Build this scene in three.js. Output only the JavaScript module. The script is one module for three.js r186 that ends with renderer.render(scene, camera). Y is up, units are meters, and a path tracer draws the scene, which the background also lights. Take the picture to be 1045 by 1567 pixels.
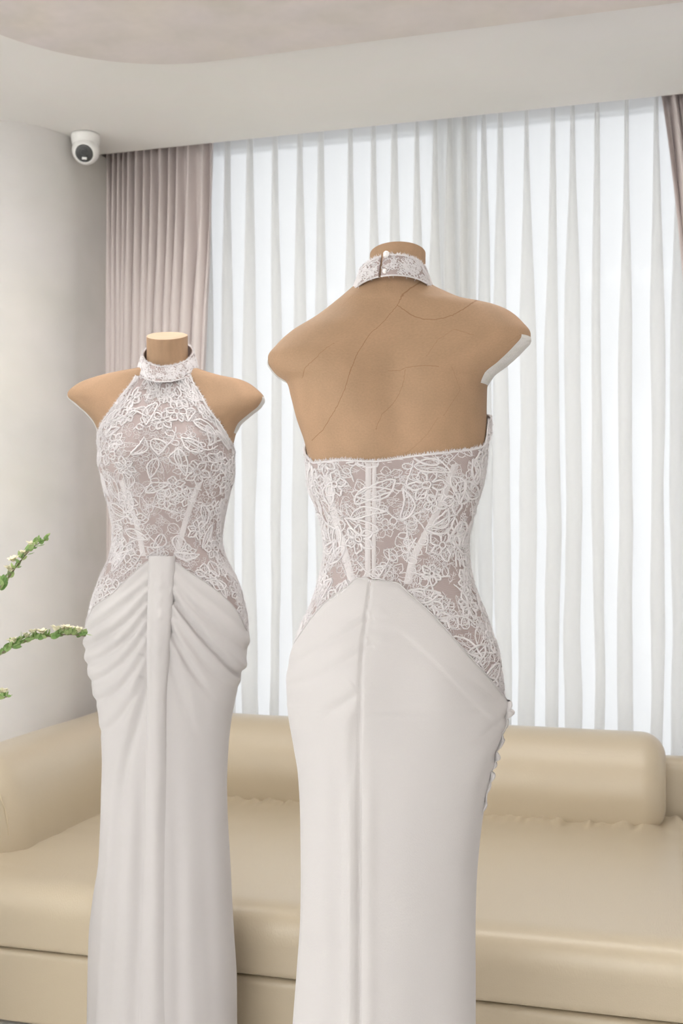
import * as THREE from 'three';
import { RoundedBoxGeometry } from 'three/addons/geometries/RoundedBoxGeometry.js';
import { mergeGeometries } from 'three/addons/utils/BufferGeometryUtils.js';
import { RectAreaLightUniformsLib } from 'three/addons/lights/RectAreaLightUniformsLib.js';
import { ImprovedNoise } from 'three/addons/math/ImprovedNoise.js';

// ---------------------------------------------------------------- camera, sky, exposure
const W = 1045, HT = 1567, F = 1700, CAMH = 1.22, HOR = 825;
const scene = new THREE.Scene();
const camera = new THREE.PerspectiveCamera(2 * Math.atan(HT / 2 / F) * 180 / Math.PI, W / HT, 0.05, 60);
camera.position.set(0, CAMH, 0);
camera.lookAt(0, CAMH, -5);
camera.setViewOffset(W, HT, 0, HT / 2 - HOR, W, HT);
camera.focus = 1.9;
camera.userData.fStop = 7;
const renderer = new THREE.WebGLRenderer({ antialias: true });
renderer.toneMapping = THREE.LinearToneMapping;
renderer.toneMappingExposure = 2.46;
renderer.shadowMap.enabled = true;
scene.background = new THREE.Color().setRGB(2.46, 2.4, 2.36);      // even overcast daylight

RectAreaLightUniformsLib.init();
const LAMP = 4.0;                                                     // radiance of the ceiling lamp

// ---------------------------------------------------------------- helpers
let seed = 7;
const rnd = () => { seed = (seed + 0x6d2b79f5) | 0; let t = Math.imul(seed ^ (seed >>> 15), 1 | seed); t = (t + Math.imul(t ^ (t >>> 7), 61 | t)) ^ t; return ((t ^ (t >>> 14)) >>> 0) / 4294967296; };
const rr = (a, b) => a + (b - a) * rnd();
const perlin = new ImprovedNoise();
const nz = (x, y = 0, z = 0) => perlin.noise(x + 31.7, y + 11.3, z + 5.1);
const clamp = (x, a, b) => Math.min(b, Math.max(a, x));
const sstep = (a, b, x) => { const t = clamp((x - a) / (b - a), 0, 1); return t * t * (3 - 2 * t); };
const lerp = (a, b, t) => a + (b - a) * t;
function curve(pts) {                                              // monotone cubic through [x, y] pairs
  pts = pts.slice().sort((a, b) => a[0] - b[0]);
  const n = pts.length, h = [], d = [], m = [];
  for (let i = 0; i < n - 1; i++) { h[i] = pts[i + 1][0] - pts[i][0]; d[i] = (pts[i + 1][1] - pts[i][1]) / h[i]; }
  m[0] = d[0]; m[n - 1] = d[n - 2];
  for (let i = 1; i < n - 1; i++) m[i] = d[i - 1] * d[i] <= 0 ? 0 : 3 * (h[i - 1] + h[i]) / ((2 * h[i] + h[i - 1]) / d[i - 1] + (h[i] + 2 * h[i - 1]) / d[i]);
  return (x) => {
    if (x <= pts[0][0]) return pts[0][1];
    if (x >= pts[n - 1][0]) return pts[n - 1][1];
    let lo = 0, hi = n - 1;
    while (hi - lo > 1) { const k = (lo + hi) >> 1; if (pts[k][0] <= x) lo = k; else hi = k; }
    const t = (x - pts[lo][0]) / h[lo], t2 = t * t, t3 = t2 * t;
    return (2 * t3 - 3 * t2 + 1) * pts[lo][1] + (t3 - 2 * t2 + t) * h[lo] * m[lo] + (-2 * t3 + 3 * t2) * pts[hi][1] + (t3 - t2) * h[lo] * m[hi];
  };
}
// a sheet f(u, v) -> [x, y, z], u and v in 0..1; flip turns the faces; closed joins u = 0 to u = 1
function sheet(nu, nv, f, { flip = false, closed = false, uv = (u, v) => [u, v] } = {}) {
  const P = [], T = [], I = [];
  for (let j = 0; j <= nv; j++) for (let i = 0; i <= nu; i++) { const u = i / nu, v = j / nv; P.push(...f(u, v)); T.push(...uv(u, v)); }
  const k = (i, j) => j * (nu + 1) + i;
  for (let j = 0; j < nv; j++) for (let i = 0; i < nu; i++) {
    const a = k(i, j), b = k(i + 1, j), c = k(i + 1, j + 1), d = k(i, j + 1);
    if (flip) I.push(a, c, b, a, d, c); else I.push(a, b, c, a, c, d);
  }
  const g = new THREE.BufferGeometry();
  g.setAttribute('position', new THREE.Float32BufferAttribute(P, 3));
  g.setAttribute('uv', new THREE.Float32BufferAttribute(T, 2));
  g.setIndex(I); g.computeVertexNormals();
  if (closed) {
    const n = g.attributes.normal, A = new THREE.Vector3(), B = new THREE.Vector3();
    for (let j = 0; j <= nv; j++) {
      A.fromBufferAttribute(n, k(0, j)); B.fromBufferAttribute(n, k(nu, j)); A.add(B).normalize();
      n.setXYZ(k(0, j), A.x, A.y, A.z); n.setXYZ(k(nu, j), A.x, A.y, A.z);
    }
  }
  return g;
}
const merge = (list) => mergeGeometries(list.map((g) => { const x = g.index ? g.toNonIndexed() : g; for (const k of Object.keys(x.attributes)) if (!['position', 'normal', 'uv'].includes(k)) x.deleteAttribute(k); return x; }));
const box = (x0, x1, y0, y1, z0, z1, r = 0) => {
  const g = r ? new RoundedBoxGeometry(x1 - x0, y1 - y0, z1 - z0, 3, r) : new THREE.BoxGeometry(x1 - x0, y1 - y0, z1 - z0);
  return g.translate((x0 + x1) / 2, (y0 + y1) / 2, (z0 + z1) / 2);
};
// many thin cords into one geometry: add(points, radius or radius list, sides)
class Cords {
  constructor() { this.P = []; this.N = []; this.I = []; this.T = []; }
  add(pts, rad, sides = 3, close = false) {
    const n = pts.length; if (n < 2) return;
    const base = this.P.length / 3, t = new THREE.Vector3(), a = new THREE.Vector3(0.3, 0.9, 0.31), b = new THREE.Vector3(), c = new THREE.Vector3();
    for (let i = 0; i < n; i++) {
      t.subVectors(pts[Math.min(i + 1, n - 1)], pts[Math.max(i - 1, 0)]).normalize();
      b.crossVectors(t, a); if (b.lengthSq() < 1e-6) b.set(1, 0, 0); b.normalize(); c.crossVectors(t, b); a.copy(c).negate(); a.crossVectors(b, t);
      const r = Array.isArray(rad) ? rad[i] : rad;
      for (let k = 0; k < sides; k++) {
        const q = 2 * Math.PI * k / sides, x = Math.cos(q), y = Math.sin(q);
        const nx = b.x * x + c.x * y, ny = b.y * x + c.y * y, nz_ = b.z * x + c.z * y;
        this.P.push(pts[i].x + nx * r, pts[i].y + ny * r, pts[i].z + nz_ * r); this.N.push(nx, ny, nz_); this.T.push(k / sides, i / n);
      }
    }
    for (let i = 0; i < n - 1; i++) for (let k = 0; k < sides; k++) {
      const A = base + i * sides + k, B = base + i * sides + (k + 1) % sides, C = A + sides, D = B + sides;
      this.I.push(A, B, C, B, D, C);
    }
  }
  tri(a, b, c) { const k = this.P.length / 3, n = new THREE.Vector3().crossVectors(b.clone().sub(a), c.clone().sub(a)).normalize(); for (const p of [a, b, c]) { this.P.push(p.x, p.y, p.z); this.N.push(n.x, n.y, n.z); this.T.push(0, 0); } this.I.push(k, k + 1, k + 2); }
  build() {
    const g = new THREE.BufferGeometry();
    g.setAttribute('position', new THREE.Float32BufferAttribute(this.P, 3)); g.setAttribute('normal', new THREE.Float32BufferAttribute(this.N, 3)); g.setAttribute('uv', new THREE.Float32BufferAttribute(this.T, 2));
    g.setIndex(this.I); return g;
  }
}
const V3 = (x, y, z) => new THREE.Vector3(x, y, z);
const names = {};
function numbered(n) { const k = names[n] = (names[n] ?? -1) + 1; return k ? n + '_' + String(k).padStart(3, '0') : n; }
function shade(o) { o.traverse((m) => { m.castShadow = m.receiveShadow = true; }); return o; }
function thing(name, label, category, group) { const o = new THREE.Group(); o.name = numbered(name); o.userData = { label, category }; if (group) o.userData.group = group; scene.add(o); return o; }
function part(name, geo, mat, parent, label, kind) { const m = new THREE.Mesh(geo, mat); m.name = parent === scene ? numbered(name) : name; if (label) m.userData.label = label; if (kind) m.userData.kind = kind; m.castShadow = m.receiveShadow = true; parent.add(m); return m; }
// the room's own axes: r runs along the window wall to the right, t out of that wall towards the camera
const A = -0.276, O = new THREE.Vector3(-0.688, 0, -3.76), cA = Math.cos(A), sA = Math.sin(A);
const inRoom = (o) => { o.position.copy(O); o.rotation.y = A; return o; };
function rAt(px, t) { const k = (px - W / 2) / F, d = (-t + 0.688 * sA - O.z * cA) / (-k * sA + cA); return (k * d + 0.688) * cA + (O.z + d) * sA; }
function struct(name, geo, mat) { const m = inRoom(part(name, geo, mat, scene)); m.userData.kind = 'structure'; return m; }

// ---------------------------------------------------------------- textures and materials
function noiseTexture(n, f, srgb) {
  const data = new Uint8Array(n * n * 4);
  for (let y = 0; y < n; y++) for (let x = 0; x < n; x++) { const c = f(x / n, y / n); const o = (y * n + x) * 4; for (let k = 0; k < 3; k++) data[o + k] = clamp(Math.round(255 * (Array.isArray(c) ? c[k] : c)), 0, 255); data[o + 3] = 255; }
  const t = new THREE.DataTexture(data, n, n); t.wrapS = t.wrapT = THREE.RepeatWrapping; t.magFilter = THREE.LinearFilter; t.minFilter = THREE.LinearMipmapLinearFilter; t.generateMipmaps = true;
  if (srgb) t.colorSpace = THREE.SRGBColorSpace; t.needsUpdate = true; return t;
}
const wrapNoise = (u, v, f, s) => {                                // tiles over 0..1
  const a = nz(u * f, v * f, s), b = nz((u - 1) * f, v * f, s), c = nz(u * f, (v - 1) * f, s), d = nz((u - 1) * f, (v - 1) * f, s);
  return lerp(lerp(a, b, u), lerp(c, d, u), v);
};
const plasterTone = noiseTexture(512, (u, v) => {                  // trowelled micro-cement
  const n = wrapNoise(u, v, 4, 1) * 0.5 + wrapNoise(u, v, 9, 2) * 0.35 + wrapNoise(u * 1, v, 26, 3) * 0.2, k = 0.93 + 0.09 * n;
  return [k, k * (1 - 0.012 * n), k * (1 - 0.03 * wrapNoise(u, v, 6, 7))];
}, true);
const plasterBump = noiseTexture(512, (u, v) => 0.5 + 0.3 * wrapNoise(u, v, 10, 4) + 0.2 * wrapNoise(u, v, 40, 5));
const weave = noiseTexture(256, (u, v) => 0.5 + 0.22 * Math.sin(u * Math.PI * 64) * Math.sin(v * Math.PI * 64) + 0.2 * wrapNoise(u, v, 30, 6));
const hide = noiseTexture(512, (u, v) => 0.5 + 0.35 * Math.abs(wrapNoise(u, v, 60, 8)) + 0.25 * wrapNoise(u, v, 110, 9) + 0.2 * wrapNoise(u, v, 7, 9));
const rep = (t, x, y = x) => { const c = t.clone(); c.repeat.set(x, y); c.needsUpdate = true; return c; };
const std = (o) => new THREE.MeshStandardMaterial(o), phy = (o) => new THREE.MeshPhysicalMaterial(o);
const lin = (r, g, b) => new THREE.Color().setRGB(r, g, b);
const M = {
  wall: std({ color: lin(0.77, 0.745, 0.72), map: rep(plasterTone, 0.6), bumpMap: rep(plasterBump, 0.8), bumpScale: 0.002, roughness: 0.9 }),
  soffit: std({ color: lin(0.91, 0.89, 0.87), map: rep(plasterTone, 0.9), bumpMap: rep(plasterBump, 0.8), bumpScale: 0.002, roughness: 0.9 }),
  pink: std({ color: lin(0.81, 0.745, 0.71), map: rep(plasterTone, 1.3), bumpMap: rep(plasterBump, 1.1), bumpScale: 0.002, roughness: 0.9 }),
  floor: std({ color: lin(0.86, 0.84, 0.81), map: rep(plasterTone, 0.5), roughness: 0.6 }),
  metal: std({ color: lin(0.72, 0.73, 0.74), roughness: 0.45, metalness: 0.4 }),
  glass: phy({ color: lin(0.97, 0.985, 0.98), transmission: 1, roughness: 0, thickness: 0, ior: 1.5 }),
  tintedGlass: phy({ color: lin(0.435, 0.448, 0.462), transmission: 1, roughness: 0, thickness: 0, ior: 1.5 }),
  sheer: phy({ color: lin(0.93, 0.93, 0.925), transmission: 0.72, roughness: 0.72, thickness: 0, ior: 1.12, side: THREE.DoubleSide }),
  taupe: phy({ color: lin(0.69, 0.62, 0.605), roughness: 0.85, sheen: 0.3, sheenRoughness: 0.6, sheenColor: lin(0.7, 0.65, 0.63), bumpMap: rep(weave, 6), bumpScale: 0.0006, side: THREE.DoubleSide }),
  leather: phy({ color: lin(0.535, 0.45, 0.325), roughness: 0.42, clearcoat: 1, clearcoatRoughness: 0.38, bumpMap: rep(hide, 3), bumpScale: 0.0009, specularIntensity: 0.8 }),
  leatherSeam: std({ color: lin(0.62, 0.53, 0.38), roughness: 0.6 }),
  chiffon: phy({ color: lin(0.58, 0.556, 0.555), roughness: 0.85, sheen: 0.35, sheenRoughness: 0.5, sheenColor: lin(0.9, 0.9, 0.92), bumpMap: rep(weave, 14), bumpScale: 0.0003, side: THREE.DoubleSide }),
  plain: phy({ color: lin(0.58, 0.556, 0.555), roughness: 0.85, side: THREE.DoubleSide }),
  ribbon: phy({ color: lin(0.62, 0.585, 0.59), roughness: 0.8, side: THREE.DoubleSide }),
  cord: phy({ color: lin(0.72, 0.69, 0.7), roughness: 0.85, side: THREE.DoubleSide }),
  thread: std({ color: lin(0.45, 0.36, 0.34), roughness: 0.9 }),
  capWhite: std({ color: lin(0.78, 0.76, 0.74), roughness: 0.6, map: rep(plasterTone, 9), bumpMap: rep(plasterBump, 14), bumpScale: 0.002, side: THREE.DoubleSide }),
  whitePlastic: phy({ color: lin(0.82, 0.81, 0.79), roughness: 0.35, clearcoat: 0.3 }),
  blackGloss: phy({ color: lin(0.02, 0.022, 0.024), roughness: 0.15, clearcoat: 1, clearcoatRoughness: 0.05 }),
  lens: phy({ color: lin(0.012, 0.016, 0.02), roughness: 0.05, clearcoat: 1 }),
  pearl: phy({ color: lin(0.86, 0.83, 0.82), roughness: 0.25, clearcoat: 0.6 }),
  bark: std({ color: lin(0.2, 0.17, 0.11), roughness: 0.9 }),
  ceramic: phy({ color: lin(0.75, 0.71, 0.64), roughness: 0.4 }),
};
M.lining = phy({
  color: lin(1, 1, 1), roughness: 0.85, side: THREE.DoubleSide, bumpMap: rep(weave, 12), bumpScale: 0.0004,
  map: rep(noiseTexture(512, (u, v) => {                            // nude lining under a fine white net
    const n = wrapNoise(u, v, 8, 11) * 0.5 + wrapNoise(u, v, 22, 12) * 0.35, k = clamp(0.5 + 0.7 * n, 0, 1);
    const net = Math.abs(Math.sin((u + v) * Math.PI * 60)) * Math.abs(Math.sin((u - v) * Math.PI * 60)) < 0.22 ? 1 : 0;
    const w = clamp(0.25 * k + 0.16 * net, 0, 1);
    return [lerp(0.64, 0.8, w), lerp(0.58, 0.765, w), lerp(0.57, 0.765, w)];
  }, true), 4),
});
M.leaf = [[0.2, 0.36, 0.1], [0.3, 0.46, 0.16], [0.38, 0.5, 0.2]].map((c) => phy({ color: lin(...c), roughness: 0.7, transmission: 0.35, thickness: 0, side: THREE.DoubleSide }));
M.petal = phy({ color: lin(0.86, 0.82, 0.62), roughness: 0.8, side: THREE.DoubleSide });
function skinTexture(lines) {                                      // brown paper-like skin of the dress forms, with hair cracks
  const w = 2048, h = 1536, c = document.createElement('canvas'); c.width = w; c.height = h;
  const g = c.getContext('2d'), im = g.createImageData(w, h);
  for (let y = 0; y < h; y++) for (let x = 0; x < w; x++) {
    const n = 0.6 * nz(x / 260, y / 260, 21) + 0.3 * nz(x / 60, y / 60, 22) + 0.35 * nz(x / 7, y / 4, 23) + 0.25 * (rnd() - 0.5), k = 1 + 0.12 * n, o = (y * w + x) * 4;
    im.data[o] = 168 * k; im.data[o + 1] = 137 * k * (1 - 0.01 * n); im.data[o + 2] = 109 * k; im.data[o + 3] = 255;
  }
  g.putImageData(im, 0, 0);
  g.lineCap = 'round'; g.lineJoin = 'round';
  for (const { pts, width, alpha } of lines) {
    g.strokeStyle = `rgba(112,74,44,${alpha})`; g.lineWidth = width; g.beginPath();
    pts.forEach(([u, v], i) => g[i ? 'lineTo' : 'moveTo'](u * w, (1 - v) * h)); g.stroke();
  }
  const t = new THREE.CanvasTexture(c); t.colorSpace = THREE.SRGBColorSpace; t.wrapS = THREE.RepeatWrapping; return t;
}

// ---------------------------------------------------------------- the room
const CEIL = 2.65, POCKET = -0.3, WALLT = -0.62;
function extrudePlan(pts, y0, y1, holes = []) {                     // a plan in (r, t) raised from y0 to y1, sides in metres
  const s = new THREE.Shape(pts.map(([r, t]) => new THREE.Vector2(r, -t)));
  for (const h of holes) s.holes.push(new THREE.Path(h.map(([r, t]) => new THREE.Vector2(r, -t))));
  return new THREE.ExtrudeGeometry(s, { depth: y1 - y0, bevelEnabled: false, curveSegments: 24 }).rotateX(-Math.PI / 2).translate(0, y0, 0);
}
const arc = (cx, cz, R, a0, a1, n) => Array.from({ length: n + 1 }, (_, i) => { const a = a0 + (a1 - a0) * i / n; return [cx + R * Math.cos(a), cz + R * Math.sin(a)]; });
const R0 = -3.0, R1 = 3.4, T1 = 5.8;
struct('floor', box(R0 - 0.2, R1 + 0.2, -0.1, 0, WALLT - 0.2, T1 + 0.2), M.floor);
// pier on the left of the window with its rounded corner: a smooth sheet, backed by a solid core
const pierPlan = [...arc(-0.615, -0.16, 0.3, 0, Math.PI / 2, 32)];
{
  const path = [[-0.315, WALLT], [-0.315, -0.3], ...pierPlan, [-1.2, 0.14], [R0, 0.14]];
  const L = [0]; for (let i = 1; i < path.length; i++) L.push(L[i - 1] + Math.hypot(path[i][0] - path[i - 1][0], path[i][1] - path[i - 1][1]));
  const P = [], T = [], N = [], I = [];
  path.forEach(([x, z], i) => {
    const a = clamp((i - 2) / 32, 0, 1) * Math.PI / 2;
    for (const y of [0, CEIL + 0.01]) { P.push(x, y, z); N.push(Math.cos(a), 0, Math.sin(a)); T.push(L[i], y); }
    if (i) { const k = 2 * i; I.push(k - 2, k + 1, k, k - 2, k - 1, k + 1); }
  });
  const g = new THREE.BufferGeometry(); g.setAttribute('position', new THREE.Float32BufferAttribute(P, 3)); g.setAttribute('normal', new THREE.Float32BufferAttribute(N, 3)); g.setAttribute('uv', new THREE.Float32BufferAttribute(T, 2)); g.setIndex(I);
  const core = extrudePlan([[R0 - 0.2, 0.13], [-0.615, 0.13], ...arc(-0.615, -0.16, 0.29, Math.PI / 2, 0, 12), [-0.325, WALLT - 0.18], [R0 - 0.2, WALLT - 0.18]], 0, CEIL);
  struct('wall_pier', merge([g, core]), M.wall);
}
// window wall: sill, lintel and right end round the wide opening
const WIN0 = -0.2, WIN1 = 2.9, WTOP = 2.815;
struct('wall_back', merge([box(R0, WIN0, 0, 2.95, WALLT - 0.18, WALLT), box(WIN1, R1, 0, 2.95, WALLT - 0.18, WALLT), box(WIN0, WIN1, 0, 0.1, WALLT - 0.18, WALLT), box(WIN0, WIN1, WTOP, 2.95, WALLT - 0.18, WALLT)]), M.wall);
{
  const w = struct('window_1', merge([box(WIN0, WIN1, 0.1, 0.15, -0.75, -0.69), box(WIN0, WIN1, WTOP - 0.05, WTOP, -0.75, -0.69), box(WIN0, WIN0 + 0.05, 0.15, WTOP - 0.05, -0.75, -0.69), box(WIN1 - 0.05, WIN1, 0.15, WTOP - 0.05, -0.75, -0.69)]), M.metal);
  part('pane', box(WIN0 + 0.05, WIN1 - 0.05, 0.15, WTOP - 0.05, -0.723, -0.717), M.tintedGlass, w);
}
// street side behind the camera and the side on the left: tall shop windows
function glazedWall(name, winName, along, at, lo, hi, w0, w1, n, out = -1) {
  const B = (a0, a1, y0, y1, d0, d1) => along === 'r' ? box(a0, a1, y0, y1, at + d0, at + d1) : box(...(out < 0 ? [at - d1, at - d0] : [at + d0, at + d1]), y0, y1, a0, a1);
  struct(name, merge([B(lo, w0, 0, 2.95, 0, 0.2), B(w1, hi, 0, 2.95, 0, 0.2), B(w0, w1, 0, 0.12, 0, 0.2), B(w0, w1, 2.6, 2.95, 0, 0.2)]), M.wall);
  const bars = [B(w0, w1, 0.12, 0.17, 0.08, 0.13), B(w0, w1, 2.55, 2.6, 0.08, 0.13)], panes = [], step = (w1 - w0) / n;
  for (let i = 0; i <= n; i++) { const c = w0 + i * step; bars.push(B(c - (i ? 0.025 : 0), c + (i < n ? 0.025 : 0), 0.17, 2.55, 0.08, 0.13)); if (i < n) panes.push(B(c + 0.026, c + step - 0.026, 0.17, 2.55, 0.1, 0.106)); }
  const w = struct(winName, merge(bars), M.metal); for (const p of panes) part('pane', p, M.glass, w);
}
glazedWall('wall_front', 'window_2', 'r', T1, R0 - 0.2, R1 + 0.2, R0 + 2.4, R1 - 1.3, 3);
struct('wall_right', box(R1, R1 + 0.2, 0, 2.95, WALLT - 0.2, T1 + 0.2), M.wall);
glazedWall('wall_left', 'window_3', 't', R0, 0.14, T1, 2.5, T1 - 1.2, 2);
// ceiling: soffit with the curtain recess along the window, and the pinkish panel with its rounded corner
struct('ceiling', merge([box(R0 - 0.2, R1 + 0.2, CEIL, 2.85, POCKET, T1 + 0.2), box(R0 - 0.2, R1 + 0.2, 2.85, 2.97, WALLT - 0.2, T1 + 0.2)]).scale(1, 1, 1), M.soffit);
struct('ceiling_panel', extrudePlan([[2.9, 0.38], ...arc(0.43, 0.94, 0.56, -Math.PI / 2, -Math.PI, 40), [-0.13, 5.0], [2.9, 5.0]], CEIL - 0.02, CEIL - 0.0005), M.pink);

// long lamp set flush into the ceiling panel above the front edge of the sofa
{
  const o = thing('ceiling_lamp', 'long flush white ceiling lamp above the front edge of the sofa', 'lamp'), w = 1.4, h = 0.14;
  o.position.copy(V3(1.0, CEIL - 0.02, 1.22).applyAxisAngle(V3(0, 1, 0), A).add(O)); o.rotation.y = A;
  part('frame', merge([box(-w - 0.02, w + 0.02, -0.012, 0, -h - 0.02, -h), box(-w - 0.02, w + 0.02, -0.012, 0, h, h + 0.02), box(-w - 0.02, -w, -0.012, 0, -h, h), box(w, w + 0.02, -0.012, 0, -h, h)]), M.whitePlastic, o);
  part('diffuser', box(-w, w, -0.008, 0, -h, h), std({ color: lin(0.9, 0.9, 0.9), emissive: lin(1, 0.98, 0.95), emissiveIntensity: 0.6 }), o);
  const l = new THREE.RectAreaLight(new THREE.Color().setRGB(1, 0.98, 0.95), LAMP, 2 * w, 2 * h); l.position.set(0, -0.014, 0); l.rotation.x = -Math.PI / 2; o.add(l);
}

// ---------------------------------------------------------------- curtains
function drape(name, label, rs, top, bottom, t0, amp, slant) {       // heavy pleated curtain; rs: where the pleats are pinched
  const n = rs.length - 1, at = curve(rs.map((r, i) => [i, r])), ph = rs.map(() => rr(-1, 1));
  const f = (u, v) => {
    const s = u * n, drop = v * (top - bottom), k = Math.floor(s + 0.5), loose = sstep(0, 0.75, drop), w = ph[clamp(k, 0, n)];
    const c = Math.cos(2 * Math.PI * s), p = Math.pow(0.5 + 0.5 * c, lerp(5.5, 1.15 + 0.45 * w, loose));
    const x = at(s) + slant(u, drop) + lerp(0.004, 0.014, loose) * Math.sin(2 * Math.PI * s) * (1 + 0.3 * w) + 0.006 * loose * nz(s * 0.7, drop * 1.4, 3);
    const z = t0 + amp * lerp(0.8, 1, loose) * (p - 0.5) * (1 + 0.35 * w) + 0.012 * loose * nz(s * 0.5, drop, 8) + 0.004 * loose * nz(s * 3, drop * 2.2, 9);
    return [x, top - drop, z];
  };
  const o = thing(name, label, 'curtain');
  inRoom(o);
  part('fabric', sheet(n * 22, 90, f, { uv: (u, v) => [u * n * 0.11, v * (top - bottom)], flip: true }), M.taupe, o);
  part('header_tape', sheet(n * 22, 3, (u, v) => { const p = f(u, v * 0.08 / (top - bottom)); return [p[0], p[1], p[2] - 0.004]; }), M.taupe, o);
  return o;
}
const leftPleats = [138, 146, 153, 161, 168, 176, 184, 191, 200, 212, 223, 234, 249, 262, 274, 291, 313, 328].map((p) => rAt(p, -0.4));
drape('curtain', 'taupe pleated blackout curtain hanging beside the wall under the ceiling camera', leftPleats, 2.78, 0.02, -0.4, 0.062, (u, d) => -0.05 * u * u * sstep(0, 1.6, d));
const rightPleats = [1004, 1024, 1042, 1062, 1084, 1108].map((p) => rAt(p, -0.4));
drape('curtain', 'taupe blackout curtain edge hanging at the window end away from the ceiling camera', rightPleats, 2.78, 0.02, -0.4, 0.062, (u, d) => 0.13 * (1 - 0.5 * u) * (1 - Math.exp(-d / 0.75)));
function sheerCurtain(label, pxs, t0, top, bottom) {
  const xs = pxs.map((p) => rAt(p, t0)), n = xs.length, cols = [], per = 30, loop = 18;
  const w = xs.map(() => rr(0.72, 1.2)), lean = xs.map(() => rr(-0.4, 0.4)), ph = xs.map(() => rr(0, 50));
  const g = sheet((n - 1) * per, 100, (u, v) => {
    let q = Math.round(u * (n - 1) * per); const drop = v * (top - bottom);
    let k = Math.min(Math.floor(q / per), n - 2), m = q - k * per;
    const xk = (i) => xs[i] + 0.012 * sstep(0.1, 1.2, drop) * nz(ph[i], drop * 1.3, 1) + 0.006 * sstep(0.8, 1.8, drop) * nz(ph[i], drop * 3.4, 2);
    const open = sstep(0.02, 1.0, drop), pitch = xs[k + 1] - xs[k];
    if (m <= loop) {
      const a = 2 * Math.PI * m / loop, wf = Math.min(lerp(0.015, 0.051 * w[k], open) * (1 + 0.35 * nz(ph[k], drop * 1.6, 4)), 0.062), dp = lerp(0.05, 0.036, open);
      return [xk(k) + wf / 2 * Math.sin(a) + lean[k] * open * 0.02 * (1 - Math.cos(a)) / 2, top - drop, t0 + dp * (1 - Math.cos(a)) / 2];
    }
    const s = (m - loop) / (per - loop);
    return [lerp(xk(k), xk(k + 1), s), top - drop, t0 - 0.016 * Math.sin(Math.PI * s) * (0.6 + 0.4 * nz(ph[k], drop))];
  }, { uv: (u, v) => [u * n * 0.2, v * (top - bottom)], flip: true });
  const o = thing('sheer_curtain', label, 'curtain'); inRoom(o);
  part('fabric', g, M.sheer, o);
  return o;
}
sheerCurtain('white translucent sheer curtain panel hanging next to the wide taupe curtain, seen between both forms', [300, 322, 352, 386, 424, 462, 494, 539, 574, 606, 640, 668, 690, 712, 730], -0.475, 2.8, 0.02);
sheerCurtain('white sheer curtain panel behind the free sofa end, next to the narrow taupe curtain edge', [676, 697, 720, 742, 767, 807, 847, 877, 914, 959, 1004, 1040, 1078, 1120, 1160, 1200, 1240, 1290, 1340, 1400, 1460, 1520], -0.545, 2.8, 0.02);
for (const [t, l] of [[-0.4, 'white curtain track in the ceiling recess carrying the taupe curtains'], [-0.5, 'white curtain track in the ceiling recess carrying the sheer curtains']]) {
  const o = inRoom(thing('curtain_track', l, 'curtain track'));
  part('rail', box(-0.31, 3.3, 2.81, 2.85, t - (t < -0.45 ? 0.05 : 0.012), t + (t < -0.45 ? 0.05 : 0.012)), M.whitePlastic, o);
}

// ---------------------------------------------------------------- sofa
// a padded bar: closed section in (a, y) swept along 'len', rounded at both ends by R0 / R1
function padded(section, len, ra, rb, nl = 60, puff = () => 0) {
  const n = section.length, nor = section.map((p, i) => { const a = section[(i + n - 1) % n], b = section[(i + 1) % n], dx = b[0] - a[0], dy = b[1] - a[1], l = Math.hypot(dx, dy); return [dy / l, -dx / l]; });
  const st = [];
  for (let i = 0; i <= 14; i++) { const e = ra * (1 - Math.cos(i / 14 * Math.PI / 2)); st.push([e, ra * (1 - Math.sin(i / 14 * Math.PI / 2))]); }
  for (let i = 1; i < nl; i++) st.push([lerp(ra, len - rb, i / nl), 0]);
  for (let i = 14; i >= 0; i--) { const e = rb * (1 - Math.cos(i / 14 * Math.PI / 2)); st.push([len - e, rb * (1 - Math.sin(i / 14 * Math.PI / 2))]); }
  const m = st.length - 1, xs = section.map((p) => p[0]), ys = section.map((p) => p[1]), x0 = Math.min(...xs), x1 = Math.max(...xs), y0 = Math.min(...ys), y1 = Math.max(...ys);
  const shrink = (p, ins) => [(x0 + x1) / 2 + (p[0] - (x0 + x1) / 2) * (1 - 2 * ins / (x1 - x0)), (y0 + y1) / 2 + (p[1] - (y0 + y1) / 2) * (1 - 2 * ins / (y1 - y0))];   // the ends close evenly on all sides
  const g = sheet(n, m, (u, v) => { const i = Math.round(u * n) % n, [e, ins] = st[Math.round(v * m)], pf = puff(section[i], e), [x, y] = shrink(section[i], ins); return [e, y + nor[i][1] * pf, x + nor[i][0] * pf]; }, { closed: true, flip: true, uv: (u, v) => [u * 1.2, st[Math.round(v * m)][0]] });
  const caps = [0, m].map((j) => {
    const P = [], I = [], T = [], ins = st[j][1]; let cx = 0, cy = 0; section.forEach((p, i) => { const pf = puff(p, st[j][0]), q = shrink(p, ins), x = q[0] + nor[i][0] * pf, y = q[1] + nor[i][1] * pf; P.push(st[j][0], y, x); T.push(x, y); cx += x / n; cy += y / n; });
    P.push(st[j][0], cy, cx); T.push(cx, cy); for (let i = 0; i < n; i++) j ? I.push((i + 1) % n, i, n) : I.push(i, (i + 1) % n, n);
    const c = new THREE.BufferGeometry(); c.setAttribute('position', new THREE.Float32BufferAttribute(P, 3)); c.setAttribute('uv', new THREE.Float32BufferAttribute(T, 2)); c.setIndex(I); c.computeVertexNormals(); return c;
  });
  return merge([g, ...caps]);
}
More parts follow.
